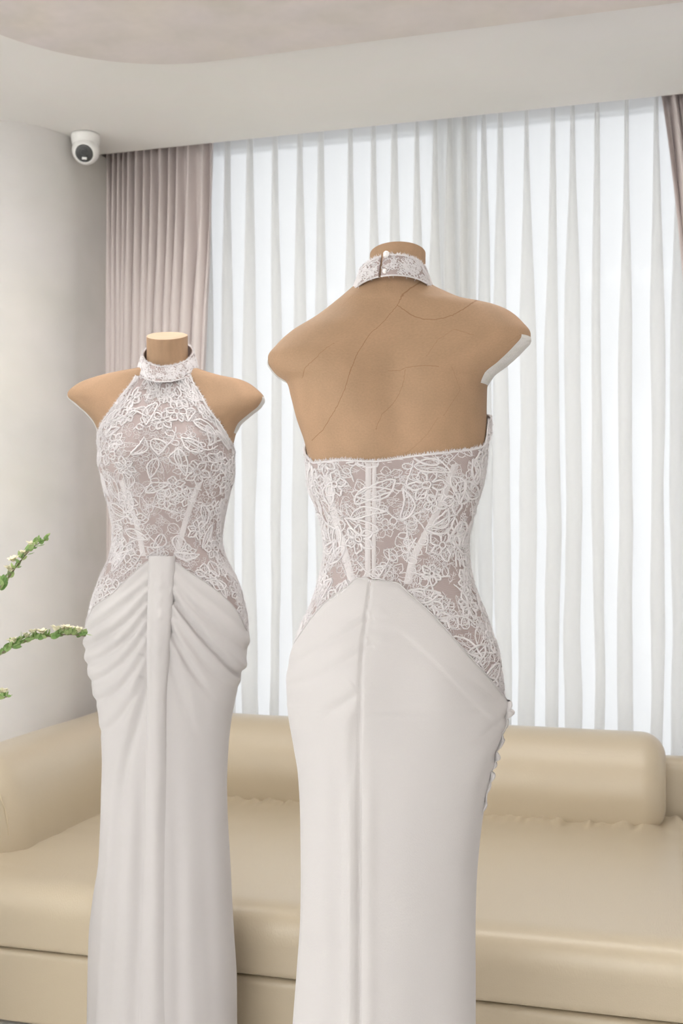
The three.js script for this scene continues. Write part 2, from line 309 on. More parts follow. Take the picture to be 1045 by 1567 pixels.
// rounded outline through corner list [a, y, radius], anticlockwise seen with a to the right
function rounded(c, seg = 12) {
  const out = [], n = c.length;
  c = c.map(([x, y, r], i) => { const p = c[(i + n - 1) % n], q = c[(i + 1) % n]; return [x, y, Math.min(r, 0.499 * Math.hypot(p[0] - x, p[1] - y), 0.499 * Math.hypot(q[0] - x, q[1] - y))]; });
  for (let i = 0; i < n; i++) {
    const [x, y, r] = c[i], p = c[(i + n - 1) % n], q = c[(i + 1) % n], a = Math.hypot(p[0] - x, p[1] - y), b = Math.hypot(q[0] - x, q[1] - y), s = [x + (p[0] - x) / a * r, y + (p[1] - y) / a * r], e = [x + (q[0] - x) / b * r, y + (q[1] - y) / b * r];
    for (let k = 0; k <= seg; k++) { const t = k / seg, u = 1 - t; out.push([u * u * s[0] + 2 * u * t * x + t * t * e[0], u * u * s[1] + 2 * u * t * y + t * t * e[1]]); }
    const m = rounded.fill ?? 4, s2 = [q[0] + (x - q[0]) / b * q[2], q[1] + (y - q[1]) / b * q[2]];
    for (let k = 1; k < m; k++) { const t = k / m; out.push([lerp(e[0], s2[0], t), lerp(e[1], s2[1], t)]); }
  }
  return out;
}
{
  const s = inRoom(thing('sofa', 'long cream leather sofa with a low bolster back standing under the window', 'sofa'));
  const SEAT = 0.36, FRONT = 0.99, END = 1.79;
  rounded.fill = 40;
  const seat = rounded([[-0.14, 0.197, 0.01], [FRONT, 0.197, 0.02], [FRONT + 0.01, SEAT, 0.11], [-0.14, SEAT, 0.02]]);
  const pucker = (p, e) => {
    if (p[1] < 0.3) return 0;
    const a = Math.exp(-Math.max(p[0] - 0.01, 0) / 0.03) * 0.015, b = Math.exp(-Math.max(e - 0.05, 0) / 0.04) * 0.014, dome = 0.012 * Math.sin(Math.PI * clamp(p[0] / FRONT, 0, 1));
    return dome + (a * (0.6 + 0.9 * nz(e * 34, 1, p[0] * 6)) + b * (0.6 + nz(p[0] * 34, 5, e * 5))) + 0.003 * nz(e * 9, p[0] * 9, 2) * Math.exp(-p[0] / 0.25);
  };
  part('seat_cushion', padded(seat, END + 0.05, 0.02, 0.05, 330, pucker).translate(-0.05, 0, 0), M.leather, s);
  part('base', padded(rounded([[-0.3, 0.01, 0.01], [FRONT - 0.012, 0.01, 0.01], [FRONT - 0.006, 0.193, 0.02], [-0.3, 0.193, 0.01]]), END + 0.3, 0.04, 0.04, 20).translate(-0.27, 0, 0), M.leather, s);
  rounded.fill = 6;
  part('backrest', padded(rounded([[-0.235, SEAT - 0.03, 0.05], [0.0, SEAT - 0.03, 0.05], [0.035, 0.5, 0.09], [-0.06, 0.63, 0.12], [-0.2, 0.62, 0.08], [-0.25, 0.5, 0.08]]), 1.715, 0.05, 0.075, 60, (p, e) => 0.006 * nz(e * 2, p[1] * 4)).translate(0, 0, 0), M.leather, s);
  part('back_panel', padded(rounded([[-0.33, 0.03, 0.02], [-0.245, 0.03, 0.02], [-0.245, 0.525, 0.04], [-0.33, 0.525, 0.04]]), 2.5, 0.04, 0.04, 20).translate(-0.27, 0, 0), M.leather, s);
  // arm: section across r, swept along t
  const arm = padded(rounded([[-0.03, 0.19, 0.02], [0.275, 0.19, 0.02], [0.285, 0.46, 0.12], [0.24, 0.622, 0.15], [0.03, 0.622, 0.13], [-0.04, 0.45, 0.12]]), 1.1, 0.06, 0.16, 60, (p, e) => 0.006 * nz(e * 2.3, p[0] * 4));
  part('armrest', arm.rotateY(-Math.PI / 2).translate(0, 0, -0.24), M.leather, s);
  const seam = new Cords(); seam.add(arc(-0.14, 0, 0, 0, 1, 0).length ? Array.from({ length: 40 }, (_, i) => { const a = Math.PI * i / 39; return new THREE.Vector3(-0.13 + 0.135 * Math.cos(a), 0.42 + 0.175 * Math.sin(a), 0.79); }) : [], 0.0016, 5);
  part('seam', seam.build(), M.leatherSeam, s);
  for (const [x, z] of [[-0.2, 0.9], [1.7, 0.9], [-0.2, -0.22], [1.7, -0.22]]) part('foot', new THREE.CylinderGeometry(0.03, 0.028, 0.014, 20).translate(x, 0.007, z), M.blackGloss, s);
}

// ---------------------------------------------------------------- dress forms and gowns
const zTable = [[1.72, 0.062, 0.034], [1.67, 0.06, 0.036], [1.63, 0.05, 0.046], [1.597, 0.044, 0.06], [1.54, 0.058, 0.074], [1.488, 0.08, 0.084], [1.45, 0.09, 0.09], [1.40, 0.1, 0.092], [1.336, 0.09, 0.086], [1.22, 0.076, 0.076], [1.14, 0.09, 0.097], [1.017, 0.106, 0.12], [0.85, 0.102, 0.108], [0.6, 0.1, 0.1], [0.31, 0.12, 0.125], [0, 0.14, 0.16]];
const zFront = curve(zTable.map((r) => [r[0], r[1]])), zBack = curve(zTable.map((r) => [r[0], r[2]]));
const expo = curve([[0, 2.2], [1.3, 2.3], [1.42, 2.4], [1.46, 2.9], [1.52, 3.4], [1.56, 3], [1.6, 2.3], [1.64, 2], [1.8, 2]]);
class Figure {
  constructor({ S, cx, flip, left, right, armpit, topY, halter }) {
    Object.assign(this, { S, cx, flip, topY, d: F / S });
    const X = this.X = (px) => flip * (px - cx) / S, Y = this.Y = (py) => CAMH - (py - HOR) / S;
    const a = curve(left.map(([py, px]) => [Y(py), X(px)])), b = curve(right.map(([py, px]) => [Y(py), X(px)]));
    this.mid = (y) => (a(y) + b(y)) / 2; this.half = (y) => Math.abs(a(y) - b(y)) / 2;
    this.yArm = Y(armpit);
    const ha = curve(halter.map(([py, l]) => [Y(py), X(l)])), hb = curve(halter.map(([py, , r]) => [Y(py), X(r)]));
    this.hMid = (y) => (ha(y) + hb(y)) / 2; this.hHalf = (y) => Math.abs(ha(y) - hb(y)) / 2;
  }
  px(x) { return this.flip * x * this.S + this.cx; }
  py(y) { return HOR - (y - CAMH) * this.S; }
  surfZ(x, y, front, off) {
    const h = this.half(y) + off, u = clamp((x - this.mid(y)) / h, -1, 1), t = Math.pow(Math.max(0, 1 - Math.pow(Math.abs(u), expo(y))), 0.5);
    let z = ((front ? zFront(y) : zBack(y)) + off) * t;
    const m = this.mid(y);
    if (front) for (const s of [-1, 1]) z += 0.026 * Math.exp(-(((x - m - s * 0.072) / 0.045) ** 2) - (((y - 1.405) / 0.05) ** 2)) * t;
    else {
      for (const s of [-1, 1]) z += 0.009 * Math.exp(-(((x - m - s * 0.085) / 0.05) ** 2) - (((y - 1.47) / 0.07) ** 2)) * t + 0.014 * Math.exp(-(((x - m - s * 0.07) / 0.06) ** 2) - (((y - 0.99) / 0.07) ** 2)) * t;
      z -= 0.005 * Math.exp(-(((x - m) / 0.03) ** 2)) * sstep(1.1, 1.2, y) * sstep(1.6, 1.5, y) * t;
    }
    return front ? z : -z;
  }
  ring(phi, y, off) { const h = this.half(y) + off, x = this.mid(y) + h * Math.cos(phi), front = Math.sin(phi) >= 0; return new THREE.Vector3(x, y, this.surfZ(x, y, front, off)); }
  bodyOff(y) { return -0.005 * sstep(this.yArm - 0.012, this.yArm - 0.06, y) - 0.013 * sstep(1.22, 1.1, y); }
  body(phi, y, extra = 0) {
    const p = this.ring(phi, y, this.bodyOff(y) + extra), k = Math.tan(0.33) * sstep(1.585, this.topY, y), zc = (zFront(y) - zBack(y)) / 2;
    p.y -= k * (p.z - zc); return p;
  }
  gown(phi, y, off) {                                               // front half reaches up to the collar, back half to its top edge
    if (Math.sin(phi) < 0 || y < this.yArm) return this.ring(phi, y, off);
    const w = sstep(this.yArm, this.yArm + 0.03, y), h = lerp(this.half(y) + off, this.hHalf(y), w), m = lerp(this.mid(y), this.hMid(y), w), x = m + Math.min(h, this.half(y) + off) * Math.cos(phi);
    return new THREE.Vector3(x, y, this.surfZ(x, y, true, off + 0.003 * w));
  }
  normal(f, phi, y) {
    const p = f(phi, y), a = f(phi + 0.004, y).sub(p), b = f(phi, y + 0.0015).sub(p), n = a.cross(b).normalize();
    const c = new THREE.Vector3(p.x - this.mid(y), 0, p.z); return n.dot(c) < 0 ? n.negate() : n;
  }
  place(o) { o.position.set((this.cx - W / 2) / F * this.d, 0, -this.d); o.rotation.y = this.flip > 0 ? 0 : Math.PI; return o; }
}
const figA = new Figure({                                           // faces the camera
  S: 690, cx: 256, flip: 1, armpit: 690, topY: 1.668,
  left: [[500, 225], [545, 225], [553, 223.5], [560, 218], [565, 204], [569, 181], [579, 140], [587, 120], [602, 104], [606, 103.5], [619, 117], [637, 137], [649, 146], [667, 152], [690, 154], [704, 153], [731, 158.7], [755, 163.7], [778, 170], [808, 175.4], [828, 175.4], [852, 170], [864, 165], [894, 152], [927, 142], [957, 135.5], [981, 134], [1011, 137], [1038, 143.6], [1071, 152], [1108, 159], [1165, 161.5], [1213, 160], [1309, 157], [1376, 148], [1429, 142.6], [1567, 139.7], [1667, 130]],
  right: [[500, 287], [545, 287.5], [553, 289], [560, 295], [566, 309], [574, 334.5], [582, 371], [594, 391.5], [610, 404.5], [622, 399], [637, 381], [651, 366], [667, 360], [690, 356], [704, 356], [724, 356], [751, 349.6], [778, 343], [808, 338], [825, 336], [848, 341], [864, 348], [890, 361], [924, 371], [954, 376], [977, 376], [1007, 371], [1038, 363], [1071, 354.6], [1108, 348], [1148, 344.5], [1198, 343], [1237, 343.5], [1333, 348], [1429, 353], [1500, 356.5], [1567, 357.4], [1667, 366]],
  halter: [[575, 216, 296], [582, 214, 297], [610, 196, 313], [637, 178, 329], [657, 162, 344], [670, 156, 351], [690, 154, 356]],
});
const figB = new Figure({                                           // seen from behind
  S: 930, cx: 604, flip: -1, armpit: 690, topY: 1.684,
  left: [[370, 565], [400, 566], [415, 565], [426, 561], [434, 552], [441, 540], [457, 519], [485, 482], [508, 445], [529, 422.6], [547, 410], [556, 410.5], [566, 416], [576, 425], [586, 439], [607, 445], [640, 453.5], [677, 466], [706, 472], [744, 475], [776, 487], [805, 496], [842, 500], [878, 494.5], [911, 485], [934, 476], [951, 467], [977, 458], [1015, 449], [1045, 445], [1091, 449], [1145, 458], [1183, 464], [1244, 466.7], [1300, 467], [1400, 466.5], [1480, 462], [1567, 455], [1700, 445], [1960, 430]],
  right: [[370, 652], [405, 651], [424, 652.5], [434, 655], [442, 665], [452, 688], [463, 721], [468, 754], [477, 778.6], [494, 799], [512, 811.5], [520, 811.5], [537, 799], [560, 774.5], [578, 752], [595, 745], [640, 744], [670, 743.5], [690, 742], [725, 738], [762, 729], [798, 718], [834, 712.7], [864, 714.5], [907, 725.5], [933, 736.4], [965, 748], [1003, 760], [1045, 765], [1075, 768], [1095, 766], [1118, 762], [1145, 754], [1183, 744], [1210, 737], [1244, 731], [1300, 724], [1350, 720.5], [1450, 719], [1567, 719], [1700, 722], [1960, 735]],
  halter: [[500, 549, 657], [545, 528, 680], [580, 505, 702], [620, 484, 728], [640, 480, 752], [665, 477, 751], [690, 472, 745]],
});
function phiAt(fig, px, py, front) { const y = fig.Y(py), u = clamp((fig.X(px) - fig.mid(y)) / fig.half(y), -1, 1), a = Math.acos(u); return [front ? a : 2 * Math.PI - a, y]; }
const BODY0 = 0.86, BODY1 = 1.76;
function makeForm(fig, label, lines, capPhi) {
  const o = fig.place(thing('mannequin', label, 'mannequin'));
  const skin = phy({ map: skinTexture(lines), roughness: 0.62, specularIntensity: 0.6, bumpMap: rep(weave, 30), bumpScale: 0.0002 });
  const y0 = BODY0 + 0.04, rows = 260;
  const g = sheet(144, rows, (u, v) => { const p = fig.body(u * 2 * Math.PI, lerp(y0, fig.topY, v)); return [p.x, p.y, p.z]; }, { closed: true, flip: true, uv: (u, v) => [u, (lerp(y0, fig.topY, v) - BODY0) / (BODY1 - BODY0)] });
  const low = sheet(96, 6, (u, v) => { const p = fig.body(u * 2 * Math.PI, y0), k = Math.cos(v * Math.PI / 2); return [fig.mid(y0) + (p.x - fig.mid(y0)) * k, y0 - 0.05 * Math.sin(v * Math.PI / 2), p.z * k]; }, { closed: true, uv: (u, v) => [u, 0.04] });
  part('torso', merge([g, low]), skin, o);
  // flat cut of the neck
  const top = sheet(96, 6, (u, v) => { const p = fig.body(u * 2 * Math.PI, fig.topY), c = V3(fig.mid(fig.topY), fig.topY, (zFront(fig.topY) - zBack(fig.topY)) / 2), k = 1 - v; p.sub(c).multiplyScalar(k === 1 ? 1 : k * 1.0).add(c); p.y += 0.003 * Math.min(1, v * 6); return [p.x, p.y, p.z]; }, { flip: true, closed: true });
  part('neck_plate', top, std({ color: lin(0.5, 0.38, 0.265), roughness: 0.7 }), o);
  // pale plates that close the arm openings
  for (const [side, from, to, yA, yB] of capPhi) {
    const cap = sheet(24, 24, (u, v) => { const ph = side + lerp(from, to, u), y = lerp(yA, yB, v), e = 0.0025 * Math.min(1, 8 * Math.min(u, 1 - u, v, 1 - v)) + 0.0004; const p = fig.ring(ph, y, fig.bodyOff(y) + e); return [p.x, p.y, p.z]; }, { uv: (u, v) => [u * 0.1, v * 0.1], flip: true });
    part('arm_cap', cap, M.capWhite, o, 'pale plate closing the arm opening');
  }
  part('pole', new THREE.CylinderGeometry(0.014, 0.014, 0.87, 24).translate(0, 0.44, 0), M.metal, o);
  part('stand_base', new THREE.LatheGeometry([[0, 0], [0.105, 0], [0.11, 0.006], [0.1, 0.014], [0.03, 0.02], [0.02, 0.03], [0, 0.03]].map(([x, y]) => new THREE.Vector2(x, y)), 48), M.metal, o);
  return o;
}
const crop = (k, x0, y0, pts) => pts.map(([x, y]) => [x0 + x / k, y0 + y / k]);
function crackLines(fig) {
  const raw = [
    [[600, 195], [560, 225], [520, 250], [500, 285], [480, 312], [440, 360], [400, 398], [372, 440], [350, 480], [330, 530], [312, 590], [292, 640], [262, 690], [230, 740], [190, 770]],
    [[498, 290], [525, 310], [560, 334], [600, 343], [640, 343], [680, 333], [700, 325], [740, 300], [770, 278], [800, 258]],
    [[524, 528], [516, 580], [500, 620], [480, 650], [440, 690], [420, 740]], [[462, 530], [500, 532], [530, 520], [590, 514], [640, 518]],
    [[155, 552], [165, 520], [200, 490], [235, 455], [270, 432]], [[770, 400], [700, 380], [640, 420], [600, 480]], [[345, 240], [300, 280], [250, 320]], [[640, 700], [600, 760], [560, 800], [520, 830]], [[900, 420], [960, 380]], [[690, 520], [720, 600], [660, 690]],
  ];
  return raw.map((l, i) => ({ pts: crop(2.43, 400, 360, l).flatMap(([x, y], j, a) => { const out = [], q = a[Math.min(j + 1, a.length - 1)]; for (let k = 0; k < 6; k++) { const t = k / 6, [p, yy] = phiAt(fig, lerp(x, q[0], t) + 1.3 * nz(x * 0.35 + k, i), lerp(y, q[1], t) + 1.3 * nz(y * 0.35 + k, i, 4), false); out.push([p / (2 * Math.PI), (yy - BODY0) / (BODY1 - BODY0)]); } return out; }), width: i < 2 ? 1.7 : 1.4, alpha: i < 2 ? 0.5 : i < 5 ? 0.4 : 0.25 }));
}
makeForm(figA, 'brown dress form facing the room, wearing the gown with the front drape', [], [[0, -1.1, 0.19, figA.Y(664), figA.Y(608)], [Math.PI, -0.17, 1.1, figA.Y(664), figA.Y(606)]]);
makeForm(figB, 'larger brown dress form turned with its bare cracked back to the viewer', crackLines(figB), [[Math.PI, -0.9, 0.46, figB.Y(592), figB.Y(518)], [0, -0.06, 0.9, figB.Y(586), figB.Y(550)]]);

// lace: cords laid on the gown's surface in motifs; s = metres round the body, y = height
const RS = 0.108;
function leafMotif(len, wid, bend) {
  const side = (k) => Array.from({ length: 13 }, (_, i) => { const t = i / 12; return [len * t, k * wid * Math.pow(Math.sin(Math.PI * Math.pow(t, 0.8)), 0.9) + bend * Math.sin(Math.PI * t)]; });
  const rib = Array.from({ length: 9 }, (_, i) => { const t = i / 8; return [len * 0.85 * t, bend * Math.sin(Math.PI * t * 0.85)]; });
  return [{ l: side(1), w: 1.15 }, { l: side(-1), w: 1.15 }, { l: rib, w: 0.7 }, { l: side(0.55).slice(2, 11), w: 0.5 }];
}
function flowerMotif(r, n) {
  const out = [];
  for (let k = 0; k < n; k++) {
    const a0 = 2 * Math.PI * k / n + rr(-0.1, 0.1), q = r * rr(0.85, 1.15);
    out.push({ l: Array.from({ length: 13 }, (_, i) => { const t = i / 12, a = a0 + (t - 0.5) * 2 * Math.PI / n * 1.05, m = q * (0.32 + 0.68 * Math.pow(Math.sin(Math.PI * t), 0.55)) * (1 + 0.07 * Math.sin(14 * t)); return [m * Math.cos(a), m * Math.sin(a)]; }), w: 1.1 });
    out.push({ l: [[0.3, 0], [0.55, 0.03], [0.75, 0]].map(([m, b]) => [q * m * Math.cos(a0 + b), q * m * Math.sin(a0 + b)]), w: 0.5 });
  }
  out.push({ l: Array.from({ length: 10 }, (_, i) => [r * 0.25 * Math.cos(i / 9 * 6.28), r * 0.25 * Math.sin(i / 9 * 6.28)]), w: 1 });
  return out;
}
function vineMotif(len) {
  const c = rr(-1, 1), pts = Array.from({ length: 15 }, (_, i) => { const t = i / 14; return [len * t, len * 0.22 * Math.sin(t * 4.2) * c]; }), out = [{ l: pts, w: 0.9 }];
  for (const i of [4, 8, 12]) { const s = rnd() < 0.5 ? -1 : 1, q = len * rr(0.1, 0.16); out.push({ l: Array.from({ length: 10 }, (_, k) => { const a = k / 9 * 6.28; return [pts[i][0] + q * 0.75 * Math.sin(a), pts[i][1] + s * q * (1 - Math.cos(a))]; }), w: 0.8 }); }
  return out;
}
function layLace(fig, inside, surf, cords, fuzz, { s0, s1, y0, y1, spacing, rad, size = 1 }) {
  const spots = [];
  for (let tries = 0; tries < 9000; tries++) {
    const s = rr(s0, s1), y = rr(y0, y1);
    if (!inside(s / RS, y)) continue;
    if (spots.some((p) => Math.abs(p[1] - y) < spacing && Math.hypot(p[0] - s, p[1] - y) < spacing)) continue;
    spots.push([s, y]);
  }
  const lay = (l, w) => {
    let run = [], rads = [];
    const end = () => { if (run.length > 1) cords.add(run, rads, 4); run = []; rads = []; };
    for (const [s, y] of l) {
      const phi = s / RS;
      if (!inside(phi, y)) { end(); continue; }
      const n = fig.normal((a, b) => surf(a, b, 0), phi, y), r = rad * w * (1 + 0.35 * nz(s * 400, y * 400)), p = surf(phi, y, 0).addScaledVector(n, r * 0.5);
      run.push(p); rads.push(r);
      if (rnd() < 0.5) { const d = V3(rr(-1, 1), rr(-1, 1), rr(-1, 1)).addScaledVector(n, 0.9).normalize(), e = V3(d.y, -d.x, d.z * 0.3).normalize().multiplyScalar(0.00045); fuzz.tri(p.clone().sub(e), p.clone().add(e), p.clone().addScaledVector(d, rr(0.003, 0.006))); }
    }
    end();
  };
  for (const [s, y] of spots) {
    const k = rnd(), a = rr(0, 2 * Math.PI), c = Math.cos(a), q = Math.sin(a);
    const motif = k < 0.36 ? leafMotif(rr(0.034, 0.06), rr(0.007, 0.0125), rr(-0.009, 0.009)) : k < 0.68 ? flowerMotif(rr(0.015, 0.026), 5 + Math.floor(rr(0, 2))) : vineMotif(rr(0.04, 0.07));
    for (const { l, w } of motif) {
      const fine = []; for (let i = 0; i < l.length; i++) { fine.push(l[i]); }
      lay(fine.map(([a0, b0]) => [a0 * size, b0 * size]).map(([x, z]) => [s + x * c - z * q + 0.0012 * nz(x * 300, z * 300, s * 90), y + x * q + z * c + 0.0012 * nz(z * 300, x * 300, y * 70)]), w);
    }
  }
  return spots.length;
}
function edgeFuzz(fuzz, pts, outward, n, len = [0.003, 0.008]) {
  for (let k = 0; k < n; k++) {
    const i = Math.min(Math.floor(rnd() * (pts.length - 1)), pts.length - 2), p = pts[i].clone().lerp(pts[i + 1], rnd());
    const d = outward(p).multiplyScalar(1.1).add(V3(rr(-1, 1), rr(-0.8, 0.8), rr(-1, 1)).multiplyScalar(0.9)).normalize(), e = V3(d.y, -d.x, 0.2).normalize().multiplyScalar(0.0007);
    fuzz.tri(p.clone().sub(e), p.clone().add(e), p.clone().addScaledVector(d, rr(...len)));
  }
}
// distance from a traced crease, in photo units, and how far along it (0..1)
function crease(pts) {
  const seg = [], len = []; let L = 0;
  for (let i = 0; i < pts.length - 1; i++) { const l = Math.hypot(pts[i + 1][0] - pts[i][0], pts[i + 1][1] - pts[i][1]); seg.push([pts[i], pts[i + 1], L, l]); L += l; }
  let x0 = Infinity, x1 = -Infinity, y0 = Infinity, y1 = -Infinity; for (const [x, y] of pts) { x0 = Math.min(x0, x); x1 = Math.max(x1, x); y0 = Math.min(y0, y); y1 = Math.max(y1, y); }
  return (x, y, reach) => {
    if (x < x0 - reach || x > x1 + reach || y < y0 - reach || y > y1 + reach) return null;
    let best = 1e9, along = 0, sy = 1;
    for (const [a, b, s, l] of seg) { const t = clamp(((x - a[0]) * (b[0] - a[0]) + (y - a[1]) * (b[1] - a[1])) / (l * l), 0, 1), cx = lerp(a[0], b[0], t), cy = lerp(a[1], b[1], t), d = Math.hypot(x - cx, y - cy); if (d < best) { best = d; along = (s + l * t) / L; sy = y > cy ? 1 : -1; } }
    return [best * sy, along];
  };
}
function makeGown(fig, name, label, o) {
  const root = fig.place(thing(name, label, 'dress'));
  const yLow = fig.Y(o.laceBottom), collarY = (phi) => o.collar.low(phi);
  const frontTop = (phi) => o.frontTop(phi), skirtTop = o.skirtTop;
  // bodice: front half up to the collar, back half to its top edge
  const surf = (phi, y, extra = 0) => fig.gown(phi, y, 0.003 + extra);
  const backTop = (phi) => { const p = fig.ring(phi, fig.yArm, 0.003); return fig.Y(o.backEdge(fig.px(p.x))); };
  const front = sheet(120, 150, (u, v) => { const phi = u * Math.PI, p = surf(phi, lerp(skirtTop(phi) - 0.022, frontTop(phi), v)); return [p.x, p.y, p.z]; }, { flip: true, uv: (u, v) => [u * 0.34, v * 0.5] });
  const back = sheet(120, 110, (u, v) => { const phi = Math.PI * (1 + u * 0.99999 + 0.000005), p = surf(phi, lerp(skirtTop(phi) - 0.022, backTop(phi), v)); return [p.x, p.y, p.z]; }, { flip: true, uv: (u, v) => [0.34 + u * 0.34, v * 0.4] });
  part('bodice', merge([front, back]), M.lining, root, 'fitted nude bodice covered with white floral lace');
  // lace over the bodice
  const cords = new Cords(), fuzz = new Cords();
  const inside = (phi, y) => { phi = ((phi % (2 * Math.PI)) + 2 * Math.PI) % (2 * Math.PI); const f = phi < Math.PI, lo = skirtTop(phi) - 0.012; return y > lo && y < (f ? frontTop(phi) : backTop(phi)) - 0.001; };
  layLace(fig, inside, surf, cords, fuzz, { s0: 0, s1: 2 * Math.PI * RS, y0: yLow, y1: 1.6, spacing: o.spacing * 1.35, rad: 0.0017 });
  layLace(fig, inside, surf, cords, fuzz, { s0: 0, s1: 2 * Math.PI * RS, y0: yLow, y1: 1.6, spacing: o.spacing * 1.4, rad: 0.0009, size: 0.8 });
  layLace(fig, inside, surf, cords, fuzz, { s0: 0, s1: 2 * Math.PI * RS, y0: yLow, y1: 1.6, spacing: o.spacing * 0.85, rad: 0.00042, size: 0.55 });
  // cord along the open edges
  const line = (n, f) => Array.from({ length: n + 1 }, (_, i) => f(i / n));
  const eR = line(50, (t) => surf(0.012, lerp(fig.yArm - 0.01, frontTop(0), t))), eL = line(50, (t) => surf(Math.PI - 0.012, lerp(fig.yArm - 0.01, frontTop(Math.PI), t))), eB = line(120, (t) => { const phi = Math.PI * (1.0001 + 0.9998 * t); return surf(phi, backTop(phi)); });
  for (const e of [eR, eL, eB]) cords.add(e, 0.0016, 5);
  const axis = (p) => V3(p.x - fig.mid(p.y), 0, p.z).normalize();
  edgeFuzz(fuzz, eR, (p) => V3(1, 0.5, 0.3), 160); edgeFuzz(fuzz, eL, (p) => V3(-1, 0.5, 0.3), 160); edgeFuzz(fuzz, eB, (p) => axis(p).multiplyScalar(0.4).add(V3(0, 1, 0)), 700);
  for (const side of [0, Math.PI]) edgeFuzz(fuzz, line(60, (t) => surf(side + 0.02, lerp(skirtTop(side), fig.yArm, t))), axis, 700, [0.003, 0.0065]);
  // boning channels
  for (const b of o.boning) {
    const c = curve(b.pts.map(([px, py]) => [fig.Y(py), fig.X(px)])), ya = fig.Y(b.pts[0][1]), yb = fig.Y(b.pts[b.pts.length - 1][1]);
    part('boning_channel', sheet(6, 40, (u, v) => { const y = lerp(yb, ya, v), x = c(y) + (u - 0.5) * 0.012, z = fig.surfZ(x, y, b.front, 0.0034 + 0.0008 * Math.sin(Math.PI * u)); return [x, y, z]; }, { flip: !b.front }), M.ribbon, root, 'narrow pale boning channel under the lace');
  }
  // skirt
  const creases = o.creases.map((c) => { const [a, b] = c.pts, l = Math.hypot(a[0] - b[0], a[1] - b[1]); return { ...c, f: crease(c.free && o.side === 'back' ? c.pts : [[a[0] + (a[0] - b[0]) / l * 18, a[1] + (a[1] - b[1]) / l * 18], ...c.pts]) }; });
  const disp = (phi, y) => {
    const s = Math.sin(phi), vis = o.side === 'front' ? sstep(-0.25, 0.05, s) : sstep(-0.25, 0.05, -s), x = fig.mid(y) + fig.half(y) * Math.cos(phi), px = fig.px(x), py = fig.py(y);
    let d = 0.0018 * nz(2.6 * Math.cos(phi), y * 5, 2.6 * Math.sin(phi)) + o.soft(px, py, phi, y) * 1;
    if (vis > 0) for (const c of creases) {
      const r = c.f(px, py, c.w * 5); if (!r) continue;
      const [q, t] = r, fade = lerp(1, c.end ?? 0.35, t) * sstep(0, 0.05, t + 0.02) * (c.free ? sstep(1, 0.7, t) : 1);
      d += vis * fade * c.h * 1.55 * (-Math.exp(-((q / c.w) ** 2)) + 0.85 * Math.exp(-(((q + 2 * c.w) / (1.6 * c.w)) ** 2)));
    }
    return d;
  };
  const skirtPoint = (phi, y, extra = 0) => { const p = fig.ring(phi, y, 0.0068), q = disp(phi, y) + extra, n = V3(Math.cos(phi) * 0.9, 0, Math.sin(phi)).normalize(); return p.addScaledVector(n, q); };
  const skirt = sheet(420, 330, (u, v) => { const phi = u * 2 * Math.PI, y = lerp(0.015, skirtTop(phi), v), p = skirtPoint(phi, y, -0.002 * sstep(0.992, 1, v)); return [p.x, p.y, p.z]; }, { flip: true, closed: true, uv: (u, v) => [u * 0.7, v] });
  part('skirt', skirt, M.chiffon, root, 'smooth white draped chiffon skirt');
  // rolled hem along the skirt's upper edge
  const hem = new Cords(); hem.add(Array.from({ length: 241 }, (_, i) => { const phi = i / 240 * 2 * Math.PI; return skirtPoint(phi, skirtTop(phi) - 0.0006, -0.0012); }), 0.0009, 6);
  part('skirt_hem', hem.build(), M.plain, root);
  o.extra?.({ root, skirtPoint, surf, cords, fuzz });
  // collar band
  const { low, high, rx, rz, zc, gap, gapAt } = o.collar;
  const col = (phi, v, e = 0) => { const k = lerp(1.04, 0.85, Math.pow(v, 1.4)); return V3(o.collar.x + (rx * k + e) * Math.cos(phi), lerp(low(phi), high(phi), v), zc - 0.004 * v + (rz * k + e) * Math.sin(phi)); };
  const g0 = gapAt + gap / 2, g1 = gapAt + 2 * Math.PI - gap / 2;
  const band = (e, flip) => sheet(140, 10, (u, v) => { const p = col(lerp(g0, g1, u), v, e); return [p.x, p.y, p.z]; }, { flip, uv: (u, v) => [u * 0.36, v * 0.04] });
  const rim = (v) => sheet(140, 1, (u, w) => { const p = col(lerp(g0, g1, u), v, lerp(0, 0.003, w)); return [p.x, p.y, p.z]; }, { flip: v === 0, uv: (u, w) => [u, w] });
  const collar = part('collar', merge([band(0.003, true), band(0, false), rim(0), rim(1)]), M.lining, root, 'high lace halter collar band');
  const cc = new Cords();
  const cf = (phi, y, e) => col(phi, (y - 0) / 1, e);
  for (let k = 0; k < 300; k++) {
    const a = rr(g0 + 0.05, g1 - 0.05), v0 = rr(0.1, 0.9), R = rr(0.004, 0.009), n = Math.floor(rr(2, 5)), t0 = rr(0, 6);
    cc.add(Array.from({ length: 14 }, (_, i) => { const t = t0 + i / 13 * 5.2, m = R * (0.6 + 0.4 * Math.sin(n * t)); return col(clamp(a + m * Math.cos(t) / rx, g0, g1), clamp(v0 + m * Math.sin(t) / 0.036, 0.02, 0.98), 0.0036); }), rr(0.0006, 0.0012), 4);
  }
  for (const v of [0.01, 0.99]) cc.add(Array.from({ length: 120 }, (_, i) => col(lerp(g0, g1, i / 119), v, 0.003)), 0.0014, 5);
  for (const v of [0, 1]) edgeFuzz(fuzz, Array.from({ length: 120 }, (_, i) => col(lerp(g0, g1, i / 119), v, 0.003)), (p) => V3(p.x, v ? 0.06 : -0.03, p.z).normalize(), v ? 700 : 300, [0.003, 0.0065]);
  part('lace_cords', cc.build(), M.cord, collar, null, 'stuff');
  part('lace_cords', cords.build(), M.cord, root, 'raised white floral lace cording', 'stuff');
  part('lace_fringe', fuzz.build(), M.cord, root, 'fine eyelash fringe of the lace', 'stuff');
  return root;
}
const edgeFn = (pts) => curve(pts);
